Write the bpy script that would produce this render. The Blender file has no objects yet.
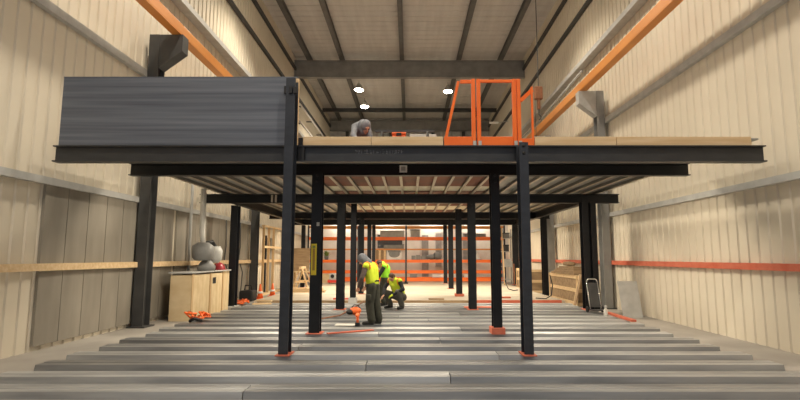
import bpy, bmesh, math, random
from mathutils import Vector, Matrix
random.seed(7)
sc = bpy.context.scene
COL = sc.collection
V = Vector

# ------------------------------------------------------------------ materials
def mat(name, col, rough=.6, metal=0., col2=None, scale=(6, 6, 6), lo=.35, hi=.7, bump=0., bscale=None,
        emit=None, estr=0., spec=.5, rand=0., detail=4):
    m = bpy.data.materials.new(name); m.use_nodes = True
    nt = m.node_tree; N = nt.nodes; L = nt.links
    b = N['Principled BSDF']
    b.inputs['Base Color'].default_value = (*col, 1); b.inputs['Roughness'].default_value = rough
    b.inputs['Metallic'].default_value = metal; b.inputs['Specular IOR Level'].default_value = spec
    tc = N.new('ShaderNodeTexCoord')
    def noise(scl):
        mp = N.new('ShaderNodeMapping'); mp.inputs['Scale'].default_value = scl
        L.new(tc.outputs['Object'], mp.inputs['Vector'])
        n = N.new('ShaderNodeTexNoise'); n.inputs['Scale'].default_value = 1; n.inputs['Detail'].default_value = detail
        L.new(mp.outputs['Vector'], n.inputs['Vector']); return n
    if col2 is not None:
        n = noise(scale)
        r = N.new('ShaderNodeValToRGB')
        r.color_ramp.elements[0].position = lo; r.color_ramp.elements[1].position = hi
        r.color_ramp.elements[0].color = (*col, 1); r.color_ramp.elements[1].color = (*col2, 1)
        L.new(n.outputs['Fac'], r.inputs['Fac'])
        out = r.outputs['Color']
        if rand:
            oi = N.new('ShaderNodeObjectInfo'); mr = N.new('ShaderNodeMapRange')
            mr.inputs['To Min'].default_value = 1 - rand; mr.inputs['To Max'].default_value = 1 + rand
            L.new(oi.outputs['Random'], mr.inputs['Value'])
            hs = N.new('ShaderNodeHueSaturation'); L.new(mr.outputs['Result'], hs.inputs['Value'])
            L.new(out, hs.inputs['Color']); out = hs.outputs['Color']
        L.new(out, b.inputs['Base Color'])
    if bump:
        n2 = noise(bscale or scale); bp = N.new('ShaderNodeBump'); bp.inputs['Strength'].default_value = bump
        bp.inputs['Distance'].default_value = .02
        L.new(n2.outputs['Fac'], bp.inputs['Height']); L.new(bp.outputs['Normal'], b.inputs['Normal'])
    if emit:
        b.inputs['Emission Color'].default_value = (*emit, 1); b.inputs['Emission Strength'].default_value = estr
    return m

M = {}
M['steel_shade'] = mat('shaded_steel', (.004, .005, .007), .42, 0, (.008, .009, .012), (3, 3, 9), spec=.35)  # shaded copy of the steel, darkened for members under the platform
M['lit_cream_board'] = mat('lit_cream_board', (.80, .73, .56), .6, 0, (.86, .80, .66), (3, 2, 2))  # pale boards, colour brightened to stand for lit patches of the soffit
M['steel_lit'] = mat('front_lit_steel', (.026, .027, .029), .45, 0, (.038, .039, .041), (3, 3, 9), spec=.5)  # lighter copy of the steel, front light put into the colour
M['steel'] = mat('dark_steel', (.016, .019, .025), .42, 0, (.027, .031, .040), (3, 3, 9), spec=.5)
M['panel'] = mat('dark_panel', (.068, .080, .106), .5, 0, (.175, .192, .230), (.30, .5, 15), .3, .8, bump=.12, detail=6)
M['black'] = mat('black_rubber', (.008, .008, .009), .6)
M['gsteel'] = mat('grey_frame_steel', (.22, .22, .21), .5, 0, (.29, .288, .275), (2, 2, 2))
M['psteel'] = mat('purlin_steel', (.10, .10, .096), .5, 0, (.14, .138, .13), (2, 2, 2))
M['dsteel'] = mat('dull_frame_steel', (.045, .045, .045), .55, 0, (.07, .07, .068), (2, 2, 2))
M['galv'] = mat('galvanised_deck', (.20, .205, .21), .42, .45, (.46, .465, .46), (.5, 5, 5), .3, .75, bump=.1, bscale=(3, 30, 3), rand=.4)
M['pan'] = mat('steel_pan', (.26, .26, .25), .5, .2, (.38, .38, .36), (4, 1, 4))
M['lip'] = mat('lit_joist_steel', (.42, .36, .28), .45, .1, (.52, .45, .36), (3, 1, 3))
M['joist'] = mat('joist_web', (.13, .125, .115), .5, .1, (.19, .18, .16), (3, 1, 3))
M['red_oxide'] = mat('red_oxide_board', (.24, .075, .04), .7, 0, (.13, .07, .05), (1.6, .9, 1))
M['wood'] = mat('pale_timber', (.64, .45, .24), .65, 0, (.76, .58, .36), (1.2, 14, 14), .35, .7)
M['woodv'] = mat('timber_upright', (.50, .33, .17), .65, 0, (.62, .45, .25), (14, 14, 1.2), .35, .7)
M['ply'] = mat('plywood', (.60, .45, .25), .6, 0, (.74, .60, .38), (2.2, 7, 3), .3, .7, bump=.05)
M['plyfloor'] = mat('plywood_floor', (.46, .40, .30), .6, 0, (.60, .53, .42), (.5, 1.6, 1), .3, .7)
M['oldwood'] = mat('weathered_timber', (.23, .15, .08), .75, 0, (.36, .25, .14), (2, 9, 9), .3, .7)
M['slab'] = mat('concrete', (.30, .28, .25), .8, 0, (.40, .37, .33), (1, 1, 1), bump=.1, bscale=(9, 9, 9))
M['cream'] = mat('cream_cladding', (.64, .575, .46), .5, 0, (.72, .655, .53), (1.5, .4, .5))
M['liner'] = mat('grey_liner', (.22, .20, .165), .6, 0, (.31, .28, .23), (1, 2.5, .6), .3, .7)
M['roof'] = mat('roof_panel', (.58, .57, .545), .6, 0, (.66, .65, .62), (3, .3, 1))
M['offwhite'] = mat('offwhite_paint', (.60, .585, .54), .5, 0, (.70, .685, .64), (2, 2, 2))
M['white'] = mat('white_paint', (.82, .81, .78), .4)
M['lgrey'] = mat('light_grey', (.42, .42, .40), .5, 0, (.52, .52, .50), (4, 4, 4))
M['mgrey'] = mat('mid_grey', (.20, .20, .195), .5, 0, (.28, .28, .27), (4, 4, 4))
M['orange'] = mat('orange_paint', (.88, .15, .010), .4, 0, (.93, .19, .018), (3, 3, 3))
M['rackorange'] = mat('rack_orange', (.95, .17, .02), .4, 0, (.98, .21, .03), (3, 3, 3))
M['crane'] = mat('crane_orange', (.62, .235, .045), .45, 0, (.72, .30, .07), (1, .5, 1))
M['redplate'] = mat('red_primer', (.52, .11, .055), .6, 0, (.60, .17, .10), (5, 5, 5))
M['red'] = mat('red_plastic', (.62, .05, .03), .4)
M['maroon'] = mat('maroon_plastic', (.30, .02, .03), .4)
M['yellow'] = mat('yellow_plastic', (.80, .62, .03), .4)
M['brass'] = mat('level_face', (.36, .22, .03), .4)
M['hivis'] = mat('hivis_fabric', (.50, .62, .02), .8, 0, (.60, .74, .04), (9, 9, 9), emit=None, bump=.3, bscale=(14, 14, 14))
M['hivisg'] = mat('hivis_green_fabric', (.32, .80, .03), .8, 0, (.38, .88, .05), (9, 9, 9), bump=.3, bscale=(14, 14, 14))
M['braid'] = mat('orange_braid', (.85, .20, .03), .7)
M['reflect'] = mat('reflective_tape', (.62, .62, .58), .35, .2)
M['hood'] = mat('grey_hood', (.10, .11, .125), .9, 0, (.15, .16, .18), (9, 9, 9), bump=.3, bscale=(16, 16, 16))
M['hoodl'] = mat('light_grey_hoodie', (.17, .18, .195), .9, 0, (.25, .26, .28), (8, 8, 8), bump=.3, bscale=(16, 16, 16))
M['sleeve'] = mat('taupe_sleeve', (.095, .07, .06), .9, 0, (.135, .10, .085), (9, 9, 9), bump=.3, bscale=(16, 16, 16))
M['trouser'] = mat('olive_trousers', (.022, .024, .016), .9, 0, (.042, .043, .030), (9, 9, 7), bump=.4, bscale=(12, 12, 9))
M['darkcloth'] = mat('black_cloth', (.008, .009, .012), .9, 0, (.016, .017, .020), (9, 9, 9), bump=.3, bscale=(14, 14, 14))
M['greycloth'] = mat('charcoal_cloth', (.05, .05, .042), .9, 0, (.075, .073, .06), (9, 9, 9), bump=.3, bscale=(14, 14, 14))
M['skin'] = mat('skin', (.50, .27, .18), .55, 0, (.56, .31, .21), (14, 14, 14))
M['hair'] = mat('hair', (.045, .018, .010), .6, 0, (.07, .03, .016), (40, 40, 8), bump=.5, bscale=(60, 60, 12))
M['eye'] = mat('eye', (.03, .02, .02), .2)
M['lip_skin'] = mat('lips', (.40, .14, .10), .5)
M['rust'] = mat('rusty_steel', (.20, .075, .035), .7, 0, (.30, .13, .06), (8, 8, 8))
M['lens'] = mat('lamp_lens', (1, .95, .85), .3, emit=(1, .90, .70), estr=60)
M['tube'] = mat('added_tube_lens', (1, .95, .85), .3, emit=(1, .84, .60), estr=6)
M['chrome'] = mat('chrome_tube', (.60, .60, .58), .25, .8)
M['green'] = mat('green_leaf', (.13, .20, .035), .7, 0, (.24, .32, .09), (9, 9, 9))
M['smudge'] = mat('worn_paint', (.16, .163, .165), .6, 0, (.035, .036, .038), (14, 14, 30), .4, .6)
M['glassd'] = mat('dark_glass', (.045, .05, .05), .15)
M['paper'] = mat('paper_label', (.80, .80, .77), .7)
M['paperg'] = mat('paper_label_print', (.36, .36, .34), .7)
M['safety'] = mat('safety_orange_plastic', (.90, .16, .03), .45)

# ------------------------------------------------------------------ mesh helpers
class MB:
    def __init__(self): self.bm = bmesh.new()
    def box(self, a, b, bev=0.):
        x0, y0, z0 = a; x1, y1, z1 = b
        vs = [self.bm.verts.new(p) for p in ((x0,y0,z0),(x1,y0,z0),(x1,y1,z0),(x0,y1,z0),(x0,y0,z1),(x1,y0,z1),(x1,y1,z1),(x0,y1,z1))]
        fs = [self.bm.faces.new([vs[i] for i in q]) for q in ((3,2,1,0),(4,5,6,7),(0,1,5,4),(1,2,6,5),(2,3,7,6),(3,0,4,7))]
        if bev:
            es = list({e for f in fs for e in f.edges})
            bmesh.ops.bevel(self.bm, geom=es, offset=bev, segments=2, profile=.5, affect='EDGES')
        return self
    def bar(self, p0, p1, w, h, up=(0, 0, 1)):
        p0, p1 = V(p0), V(p1); d = (p1-p0).normalized(); up = V(up)
        if abs(d.dot(up)) > .98: up = V((0, 1, 0))
        s = d.cross(up).normalized(); u = s.cross(d)
        r = []
        for p in (p0, p1):
            r.append([self.bm.verts.new(p + s*a*w/2 + u*b*h/2) for a, b in ((-1,-1),(1,-1),(1,1),(-1,1))])
        self._loft(r); return self
    def _loft(self, rings, cap=True):
        n = len(rings[0])
        for a, b in zip(rings, rings[1:]):
            for i in range(n):
                self.bm.faces.new((a[i], a[(i+1) % n], b[(i+1) % n], b[i]))
        if cap:
            self.bm.faces.new(rings[0][::-1]); self.bm.faces.new(rings[-1])
    def tube(self, pts, r, n=10, cap=True):
        pts = [V(p) for p in pts]
        rs = r if isinstance(r, (list, tuple)) else [r]*len(pts)
        rings = []; ref = None
        for i, p in enumerate(pts):
            d = (pts[min(i+1, len(pts)-1)] - pts[max(i-1, 0)]).normalized()
            if ref is None: ref = V((0, 0, 1)) if abs(d.z) < .9 else V((0, 1, 0))
            s = d.cross(ref).normalized(); u = s.cross(d).normalized(); ref = u
            rings.append([self.bm.verts.new(p + (s*math.cos(t) + u*math.sin(t))*rs[i]) for t in (2*math.pi*k/n for k in range(n))])
        self._loft(rings, cap); return self
    def prism(self, prof, axis, a, b):
        """profile extruded along axis 'x' (prof=(y,z)), 'y' (x,z) or 'z' (x,y)"""
        def P(q, t): return {'x': (t, q[0], q[1]), 'y': (q[0], t, q[1]), 'z': (q[0], q[1], t)}[axis]
        self._loft([[self.bm.verts.new(P(q, t)) for q in prof] for t in (a, b)]); return self
    def sheet(self, prof, axis, a, b, th):
        """open profile line given thickness th (offset in 2nd coordinate)"""
        return self.prism(list(prof) + [(q[0], q[1]-th) for q in reversed(prof)], axis, a, b)
    def lathe(self, c, prof, n=20, axis=(0, 0, 1)):
        c = V(c); q = V((0, 0, 1)).rotation_difference(V(axis)); rings = []
        for r, h in prof:
            rings.append([self.bm.verts.new(c + q @ V((r*math.cos(t), r*math.sin(t), h))) for t in (2*math.pi*k/n for k in range(n))])
        self._loft(rings); return self
    def ball(self, c, r, n=16, m=10, rot=None):
        r = r if isinstance(r, (tuple, list)) else (r, r, r)
        mt = Matrix.Translation(V(c)) @ (rot.to_matrix().to_4x4() if rot else Matrix()) @ Matrix.Diagonal((*r, 1))
        bmesh.ops.create_uvsphere(self.bm, u_segments=n, v_segments=m, radius=1, matrix=mt); return self
    def cap(self, p0, p1, r0, r1=None, n=12):
        """tapered capsule"""
        r1 = r0 if r1 is None else r1
        p0, p1 = V(p0), V(p1); d = p1-p0
        if d.length < 1e-5: return self.ball(p0, r0, n, 8)
        d.normalize(); pts, rs = [], []
        for k in range(1, 6):
            a = math.pi/2*k/6; pts.append(p0 - d*r0*math.cos(a)); rs.append(r0*math.sin(a))
        pts.append(p0); rs.append(r0); pts.append(p1); rs.append(r1)
        for k in range(5, 0, -1):
            a = math.pi/2*k/6; pts.append(p1 + d*r1*math.cos(a)); rs.append(r1*math.sin(a))
        return self.tube(pts, rs, n)
    def ibeam(self, axis, a, b, c, z0, z1, w, tw=.012, tf=.02):
        """I section along x or y, centre c in the other horizontal axis"""
        h = w/2
        p = [(c-h,z0),(c+h,z0),(c+h,z0+tf),(c+tw,z0+tf),(c+tw,z1-tf),(c+h,z1-tf),(c+h,z1),(c-h,z1),(c-h,z1-tf),(c-tw,z1-tf),(c-tw,z0+tf),(c-h,z0+tf)]
        return self.prism(p, axis, a, b)
    def hpost(self, x, y, z0, z1, w, d, tf=.02, tw=.014):
        """H section upright, flanges facing the y axis"""
        h, e = w/2, d/2
        p = [(x-h,y-e),(x+h,y-e),(x+h,y-e+tf),(x+tw/2,y-e+tf),(x+tw/2,y+e-tf),(x+h,y+e-tf),(x+h,y+e),(x-h,y+e),(x-h,y+e-tf),(x-tw/2,y+e-tf),(x-tw/2,y-e+tf),(x-h,y-e+tf)]
        return self.prism(p, 'z', z0, z1)
    def build(self, name, m, parent=None, smooth=False, org=None):
        me = bpy.data.meshes.new(name)
        bmesh.ops.recalc_face_normals(self.bm, faces=self.bm.faces[:])
        if org is None and parent is None:
            vs = [v.co for v in self.bm.verts]
            org = V((sum(v.x for v in vs)/len(vs), sum(v.y for v in vs)/len(vs), min(v.z for v in vs)))
        pl = V((0, 0, 0))
        if org is not None:
            bmesh.ops.translate(self.bm, verts=self.bm.verts[:], vec=-V(org)); pl = V(org)
        self.bm.to_mesh(me); self.bm.free()
        for f in me.polygons: f.use_smooth = smooth
        me.materials.append(m)
        o = bpy.data.objects.new(name, me); COL.objects.link(o)
        if parent is not None:
            o.parent = parent
            # parts are modelled in world metres; keep them there under their parent
            base = V((0, 0, 0)); p = parent
            while p is not None: base += p.location; p = p.parent
            o.location = pl - base
        else:
            o.location = pl
        return o

def tag(o, label=None, cat=None, group=None, kind=None):
    if label: o['label'] = label
    if cat: o['category'] = cat
    if group: o['group'] = group
    if kind: o['kind'] = kind
    return o
def empty(name, loc, label, cat, group=None):
    o = bpy.data.objects.new(name, None); COL.objects.link(o); o.location = loc; o.empty_display_size = .1
    return tag(o, label, cat, group)
def struct(o): o['kind'] = 'structure'; return o

# ------------------------------------------------------------------ camera
cam_d = bpy.data.cameras.new('camera'); cam = bpy.data.objects.new('camera', cam_d); COL.objects.link(cam)
EYE = 1.6
cam.location = (0, 0, EYE); cam.rotation_euler = (math.pi/2 + math.atan(57/490), 0, 0)
cam_d.sensor_width = 36; cam_d.lens = 36*490/800; cam_d.shift_x = -9.5/800; cam_d.clip_end = 200
sc.camera = cam

# ------------------------------------------------------------------ room shell
WX, Y0, Y1, ZR = 6.8, -3.0, 41.0, 13.4
struct(MB().box((-WX-.3, Y0, -.30), (WX+.3, Y1+.3, -.09)).build('floor', M['slab']))
struct(MB().box((-5.75, 18.42, -.088), (5.75, 33.6, 0)).build('floor_plywood', M['plyfloor']))
def clad(sign):
    prof = []; y = Y0
    while y < Y1 - .01:
        for dy, dx in ((0, 0), (.20, 0), (.22, .028), (.28, .028)): prof.append((sign*(WX + dx), y + dy))
        y += .30
    prof.append((sign*WX, Y1))
    back = [(sign*(WX+.12), Y1), (sign*(WX+.12), Y0)]
    return MB().prism(prof + back, 'z', -.09, ZR)
struct(clad(-1).build('wall_left', M['cream'])); struct(clad(1).build('wall_right', M['cream']))
prof = []; x = -WX
while x < WX - .01:
    for dx, dy in ((0, 0), (.20, 0), (.22, .028), (.28, .028)): prof.append((x + dx, Y1 + dy))
    x += .34
struct(MB().prism(prof + [(WX, Y1), (WX, Y1+.15), (-WX, Y1+.15)], 'z', -.09, ZR).build('wall_back', M['roof']))
struct(MB().box((-WX, 33.9, -.09), (WX, 34.05, 6.0)).build('wall_inner', M['offwhite']))
# roof: shallow cross ribs
prof = []; y = Y0
while y < Y1 - .01:
    for dy, dz in ((0, 0), (.44, 0), (.46, .03), (.50, .03)): prof.append((y + dy, ZR + dz))
    y += .52
struct(MB().prism(prof + [(Y1, ZR), (Y1, ZR+.2), (Y0, ZR+.2)], 'x', -WX-.12, WX+.12).build('ceiling', M['roof']))
# grey liner sheets on the lower left wall
for i, (a, b) in enumerate(((9.0, 14.0), (14.2, 20.5))):
    m = MB(); n = int((b-a)/.62)
    for k in range(n): m.box((-6.795, a + k*(b-a)/n + .008, .0), (-6.74, a + (k+1)*(b-a)/n - .008, 3.02))
    struct(m.build('trim_%d' % (i+1), M['liner']))
# grey panels and openings of the inner wall behind the rack
d1 = MB().box((.85, 33.82, 0), (1.30, 33.9, 3.1)).build('door_1', M['mgrey']); struct(d1)
MB().box((1.22, 33.79, 1.0), (1.26, 33.82, 1.15)).build('door_handle', M['chrome'], d1)
w1 = MB().box((-2.3, 33.84, 2.15), (-.4, 33.9, 3.2)).build('window_1', M['lgrey']); struct(w1)
MB().box((-2.2, 33.82, 2.22), (-.5, 33.84, 3.13)).build('window_pane', M['glassd'], w1)
w2 = MB().box((1.75, 33.84, .9), (2.25, 33.9, 3.3)).build('window_2', M['lgrey']); struct(w2)
MB().box((1.81, 33.82, .97), (2.19, 33.84, 3.22)).build('window_pane', M['mgrey'], w2)
w3 = MB().box((3.6, 33.84, 1.3), (4.6, 33.9, 3.3)).build('window_3', M['lgrey']); struct(w3)
MB().box((3.68, 33.82, 1.38), (4.52, 33.84, 3.22)).build('window_pane', M['mgrey'], w3)
# left wall door
d2 = MB().box((-6.735, 23.0, 0), (-6.68, 24.2, 2.5)).build('door_2', M['liner']); struct(d2)
MB().box((-6.735, 22.88, 0), (-6.66, 22.99, 2.6)).box((-6.735, 24.21, 0), (-6.66, 24.32, 2.6)).build('door_frame', M['black'], d2)

# roof and wall steel
for x in (-5.93, -4.0, -.45, 2.93, 5.4):
    tag(MB().ibeam('y', Y0, Y1, x, ZR-.26, ZR-.001, .24, .015, .02).build('roof_purlin', M['psteel']),
        {-5.93: 'grey roof purlin running lengthways, nearest the left wall', -4.0: 'grey roof purlin running lengthways above the pair of lit lamps',
         -.45: 'grey roof purlin running lengthways down the middle of the roof', 2.93: 'grey roof purlin running lengthways above the single lit lamp',
         5.4: 'grey roof purlin running lengthways, nearest the right wall'}[x], 'beam', 'lengthways roof purlins')
tag(MB().ibeam('x', -WX, WX, 27.9, 12.1, 13.13, .3, .02, .03).build('roof_girder', M['gsteel']),
    'deep grey cross girder spanning under the roof, nearest in view', 'beam', 'roof cross girders')
tag(MB().ibeam('x', -WX, WX, 37.2, 12.85, 13.13, .2, .015, .02).build('roof_girder', M['dsteel']),
    'slimmer dark cross beam under the roof behind the lamps', 'beam', 'roof cross girders')
tag(MB().ibeam('x', -WX+.02, WX-.02, 40.7, 12.25, 13.13, .25, .015, .02).build('roof_girder', M['gsteel']),
    'grey eave beam along the top of the back wall', 'beam', 'roof cross girders')
for x in (-5.3, -1.6, 2.0, 4.6):
    tag(MB().hpost(x, 40.82, -.09, 12.2, .25, .25).build('wall_post', M['dsteel']), 'dark upright post on the back wall high above the platform', 'column', 'back wall posts')
tag(MB().box((-WX+.02, 40.5, 11.5), (WX-.02, 40.68, 11.62)).build('wall_girt', M['gsteel']), 'thin grey rail across the back wall under the eave beam', 'beam')
HN = {6.3: 'below the crane beam', 1.46: 'at waist height', 3.05: 'just under the platform level', 9.0: 'high above the platform', 11.2: 'near the roof', 12.7: 'at the eave, topmost'}
for sgn, side in ((-1, 'left'), (1, 'right')):
    for z in (1.46, 3.05, 6.3, 9.0, 11.2, 12.7):
        m_ = M['wood'] if (z == 1.46 and sgn < 0) else M['redplate'] if z == 1.46 else M['dsteel'] if z > 9.5 else M['lgrey']
        dpt = .30 if z == 9.0 else .12
        hh = .11 if z < 4 else .14
        x1 = sgn*(WX - (.06 if sgn < 0 and z < 3.02 else .001))
        x0 = sgn*(WX - dpt - (.06 if sgn < 0 and z < 3.02 else 0))
        cuts = [(Y0, Y1)] if z > 8 else [(Y0, 33.88)]
        for a, b in cuts:
            c = {'wood': 'tan timber'}.get('wood' if m_ is M['wood'] else '', 'dull red' if m_ is M['redplate'] else 'dark steel' if m_ is M['dsteel'] else 'grey steel')
            tag(MB().box((min(x0, x1), a, z-hh), (max(x0, x1), b, z+hh*.2)).build('wall_girt', m_),
                '%s rail along the %s wall %s' % (c, side, HN[z]), 'beam', 'wall rails')
def wall_column(sgn, y, label):
    x = sgn*6.55
    r = empty('building_column', (x, y, -.09), label, 'column', 'building columns')
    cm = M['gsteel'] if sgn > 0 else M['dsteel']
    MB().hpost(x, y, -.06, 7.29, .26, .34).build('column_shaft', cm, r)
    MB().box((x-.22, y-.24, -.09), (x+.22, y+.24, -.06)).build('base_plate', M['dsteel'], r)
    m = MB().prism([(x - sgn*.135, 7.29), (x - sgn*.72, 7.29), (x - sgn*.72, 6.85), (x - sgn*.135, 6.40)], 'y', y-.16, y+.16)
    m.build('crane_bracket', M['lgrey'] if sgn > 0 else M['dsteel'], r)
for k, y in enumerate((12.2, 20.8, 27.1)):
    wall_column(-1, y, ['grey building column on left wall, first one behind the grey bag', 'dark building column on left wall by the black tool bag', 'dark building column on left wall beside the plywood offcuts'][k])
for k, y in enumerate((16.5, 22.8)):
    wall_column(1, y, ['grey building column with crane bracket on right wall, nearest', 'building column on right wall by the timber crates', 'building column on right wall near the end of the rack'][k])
for sgn in (-1, 1):
    r = empty('crane_runway', (sgn*6.0, 18, 7.26), 'long orange crane runway beam high along the %s wall' % ('left' if sgn < 0 else 'right'), 'beam', 'crane runway beams')
    MB().box((sgn*6.0-.11, 2, 7.325), (sgn*6.0+.11, 39, 7.60), .02).build('runway_beam', M['crane'], r)
    MB().box((sgn*6.0-.03, 2, 7.60), (sgn*6.0+.03, 39, 7.65)).build('crane_rail', M['dsteel'], r)
    MB().box((sgn*6.0-.12, 2, 7.295), (sgn*6.0+.12, 39, 7.324)).build('bottom_flange', M['crane'], r)
for z, lb in ((10.45, 'upper'), (9.42, 'lower')):
    m = MB().tube([(-6.38, 27.6, z), (-6.38, 36, z)], .055, 10)
    o = m.build('wall_pipe', M['white'], None, True); tag(o, '%s of the two white pipes along the left wall above platform' % lb, 'pipe', 'white wall pipes')
    for y in (28.2, 31.5, 35): MB().box((-6.8, y-.03, z-.03), (-6.43, y+.03, z+.03)).build('pipe_bracket', M['dsteel'], o)
tag(MB().tube([(6.5, 17.8, 8.55), (6.5, 24, 8.35), (6.5, 31, 8.5), (6.5, 38, 8.3)], .05, 8).build('wall_conduit', M['lgrey'], None, True), 'pale grey conduit sagging along the right wall above the crane beam', 'pipe')
# chain hoist hanging on the right
r = empty('chain_hoist', (5.17, 19.0, 5.0), 'rusty chain hoist hanging near the right wall behind the orange gate', 'hoist')
MB().tube([(5.17, 19, 12.83), (5.17, 19, 8.35)], .018, 6).tube([(5.02, 19, 7.9), (5.02, 19, 5.9)], .012, 6).build('chain', M['dsteel'], r)
MB().box((5.00, 18.9, 7.85), (5.32, 19.1, 8.38), .03).box((5.10, 18.93, 7.45), (5.22, 19.07, 7.85), .02).build('hoist_body', M['rust'], r)
MB().tube([(5.16, 19, 7.45), (5.16, 19, 7.25), (5.24, 19, 7.15), (5.22, 19, 7.05), (5.14, 19, 7.05)], .025, 8).build('hook', M['dsteel'], r, True)
# wall lamp seen through the gate
r = empty('wall_light', (6.1, 33, 10.6), 'small white lamp on an arm by the right wall seen through the gate', 'lamp')
MB().box((5.5, 32.7, 10.7), (6.1, 32.95, 10.82), .03).build('lamp_head', M['white'], r)
MB().tube([(6.1, 32.9, 10.78), (6.8, 32.9, 10.9)], .03, 8).build('lamp_arm', M['lgrey'], r)

# high bay lamps
def light(name, kind, loc, power, col, size=.2, rot=None, size_y=None):
    d = bpy.data.lights.new(name, kind); d.energy = power; d.color = col
    if kind == 'AREA':
        d.shape = 'RECTANGLE'; d.size = size; d.size_y = size_y or size
    else: d.shadow_soft_size = size
    o = bpy.data.objects.new(name, d); COL.objects.link(o); o.location = loc
    if rot: o.rotation_euler = rot
    return o
BAY = 1500
WARM = (1, .89, .73)
def high_bay(x, y, label, z=12.5, power=BAY):
    r = empty('high_bay_lamp', (x, y, z), label, 'lamp', 'high bay roof lamps')
    MB().lathe((x, y, z), [(.30, 0), (.31, .03), (.20, .26), (.10, .40), (.06, .42)], 24).build('lamp_shade', M['lgrey'], r, True)
    MB().lathe((x, y, z), [(.05, -.10), (.20, -.08), (.285, -.03), (.29, -.002)], 24).build('lens', M['lens'], r, True)
    MB().tube([(x, y, z+.42), (x, y, ZR-.27)], .012, 6).build('hanger', M['dsteel'], r)
    l = light('lamp_light', 'SPOT', (x, y, z-.16), power, WARM, .25); l.data.spot_size = math.radians(130); l.data.spot_blend = .5
high_bay(-3.32, 31.1, 'lit roof lamp, the nearer of the pair above the bent worker')
high_bay(-3.28, 34.7, 'lit roof lamp, the farther of the pair above the bent worker')
high_bay(2.55, 31.4, 'single lit roof lamp just beside the orange gate')
for y in (2, 10, 17.5):  # added lamps out of view, lighting the panel and front beams
    for x in (-3.9, 2.95): high_bay(x, y, 'added unseen roof lamp over the near part of the hall, above the view', 12.5, BAY*1.15)

# ------------------------------------------------------------------ mezzanine
def post(x, y, z1, label, w=.24, d=.25, plate=True, z0=0., bolts=True, pm='redplate', pad=None):
    r = empty('steel_post', (x, y, z0), label, 'post', 'platform posts')
    zb = z0 + (.02 if plate else 0)
    if pad: zb = z0 + pad
    MB().hpost(x, y, zb, z1, w, d).build('post_shaft', M['steel' if y < 9 else 'steel_shade'], r)
    if plate:
        MB().box((x-w*.75, y-d*.75, z0), (x+w*.75, y+d*.75, zb), .004).build('base_plate', M[pm], r)
    if bolts:
        for k in range(2):
            MB().lathe((x, y-d/2, z1-.06-.13*k), [(.03, 0), (.03, .012), (.018, .02)], 10, (0, -1, 0)).build('bolt', M['black'], r, True)
    return r
pl = post(-2.065, 8.35, 4.70, 'front left steel post, tallest, rising past the dark side panel', w=.158, bolts=False)
post(1.955, 8.35, 3.555, 'front right steel post with two bolt holes, nearest the camera', w=.152)
post(-2.0, 10.62, 3.41, 'second steel post of left inner row, carrying the yellow level', w=.225)
post(1.855, 10.62, 3.41, 'second steel post of right inner row, on a thick red base', w=.185, pad=.13)
post(-2.13, 15.33, 3.30, 'third steel post of left inner row, in front of the standing worker', w=.24)
post(1.94, 15.33, 3.30, 'third steel post of right inner row on a red plate', w=.23)
post(-2.0, 17.6, 3.59, 'fourth steel post of left inner row, on a grey block', w=.19, pad=.18, pm='lgrey')
post(2.05, 20.5, 3.59, 'fourth steel post of right inner row, on a red block', w=.24, pad=.10)
post(-2.12, 21.72, 3.29, 'fifth steel post of left inner row, behind the hooded worker', w=.21)
post(2.11, 25.2, 3.59, 'fifth steel post of right inner row, on the plywood floor', w=.24)
post(-2.1, 25.72, 3.28, 'sixth steel post of left inner row, behind the vested workers', w=.2)
post(2.2, 30.3, 3.59, 'sixth steel post of right inner row, farthest by the rack', w=.22)
post(-2.12, 29.2, 3.59, 'farthest steel post of left inner row, close to the rack', w=.19)
post(-5.80, 16.3, 3.30, 'outer steel post on the left beside the plywood box', w=.23, d=.28, bolts=False, pm='lgrey')
post(5.80, 21.2, 3.30, 'outer steel post on the right in front of timber crates', w=.21, d=.28, bolts=False, z0=-.09, plate=False)
post(5.45, 15.28, 3.30, 'outer steel post on the right beside the wire trolley', w=.19, d=.28, bolts=False)
post(5.70, 15.28, 3.30, 'twin steel post close beside the outer right post', w=.17, d=.28, bolts=False, plate=False)
post(-5.66, 26.2, 3.28, 'outer steel post on the left near the sawhorse', w=.17, d=.26, bolts=False)
post(6.2, 28.8, 3.59, 'outer steel post on the right near the rack end', w=.30, d=.26, bolts=False)

BW = 6.3
a = MB().ibeam('x', -BW, BW, 8.58, 3.27, 3.562, .19, .012, .022).build('platform_beam', M['steel_lit'])
tag(a, 'front edge beam of the platform below the timber boards, with faded lettering', 'beam', 'platform cross beams')
m = MB(); x = -.97
for wd in (.05,.03,.05,.02,.05,.04,.05,.05,.03,.05,.05,.04,.02,.05,.04,.05):
    m.box((x, 8.5655, 3.425+random.uniform(0, .012)), (x+wd*.42, 8.5675, 3.50+random.uniform(-.01, .01)))
    m.box((x, 8.5656, 3.425+random.choice((0, .03, .06))), (x+wd*.9, 8.5676, 3.437+random.choice((0, .03, .055))))
    x += wd + .013
m.build('faded_lettering', M['smudge'], a)
MB().box((-1.97, 8.5, 3.292), (-1.86, 8.56, 3.54)).build('stiffener_plate', M['black'], a)
b = MB().ibeam('x', -BW, BW, 10.93, 3.42, 3.70, .19, .012, .02).build('platform_beam', M['steel_shade'])
tag(b, 'second platform cross beam carrying the small white label', 'beam', 'platform cross beams')
c = MB().ibeam('x', -6.7, 6.7, 15.62, 3.31, 3.598, .20, .012, .02).build('platform_beam', M['steel_shade'])
tag(c, 'third platform cross beam, above the standing worker', 'beam', 'platform cross beams')
for x in (-4.42, -4.30): MB().box((x, 15.53, 3.333), (x+.05, 15.6, 3.575)).build('splice_plate', M['lip'], c)
d = MB().ibeam('x', -BW, BW, 22.0, 3.30, 3.598, .2, .012, .02).build('platform_beam', M['steel_shade'])
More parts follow.
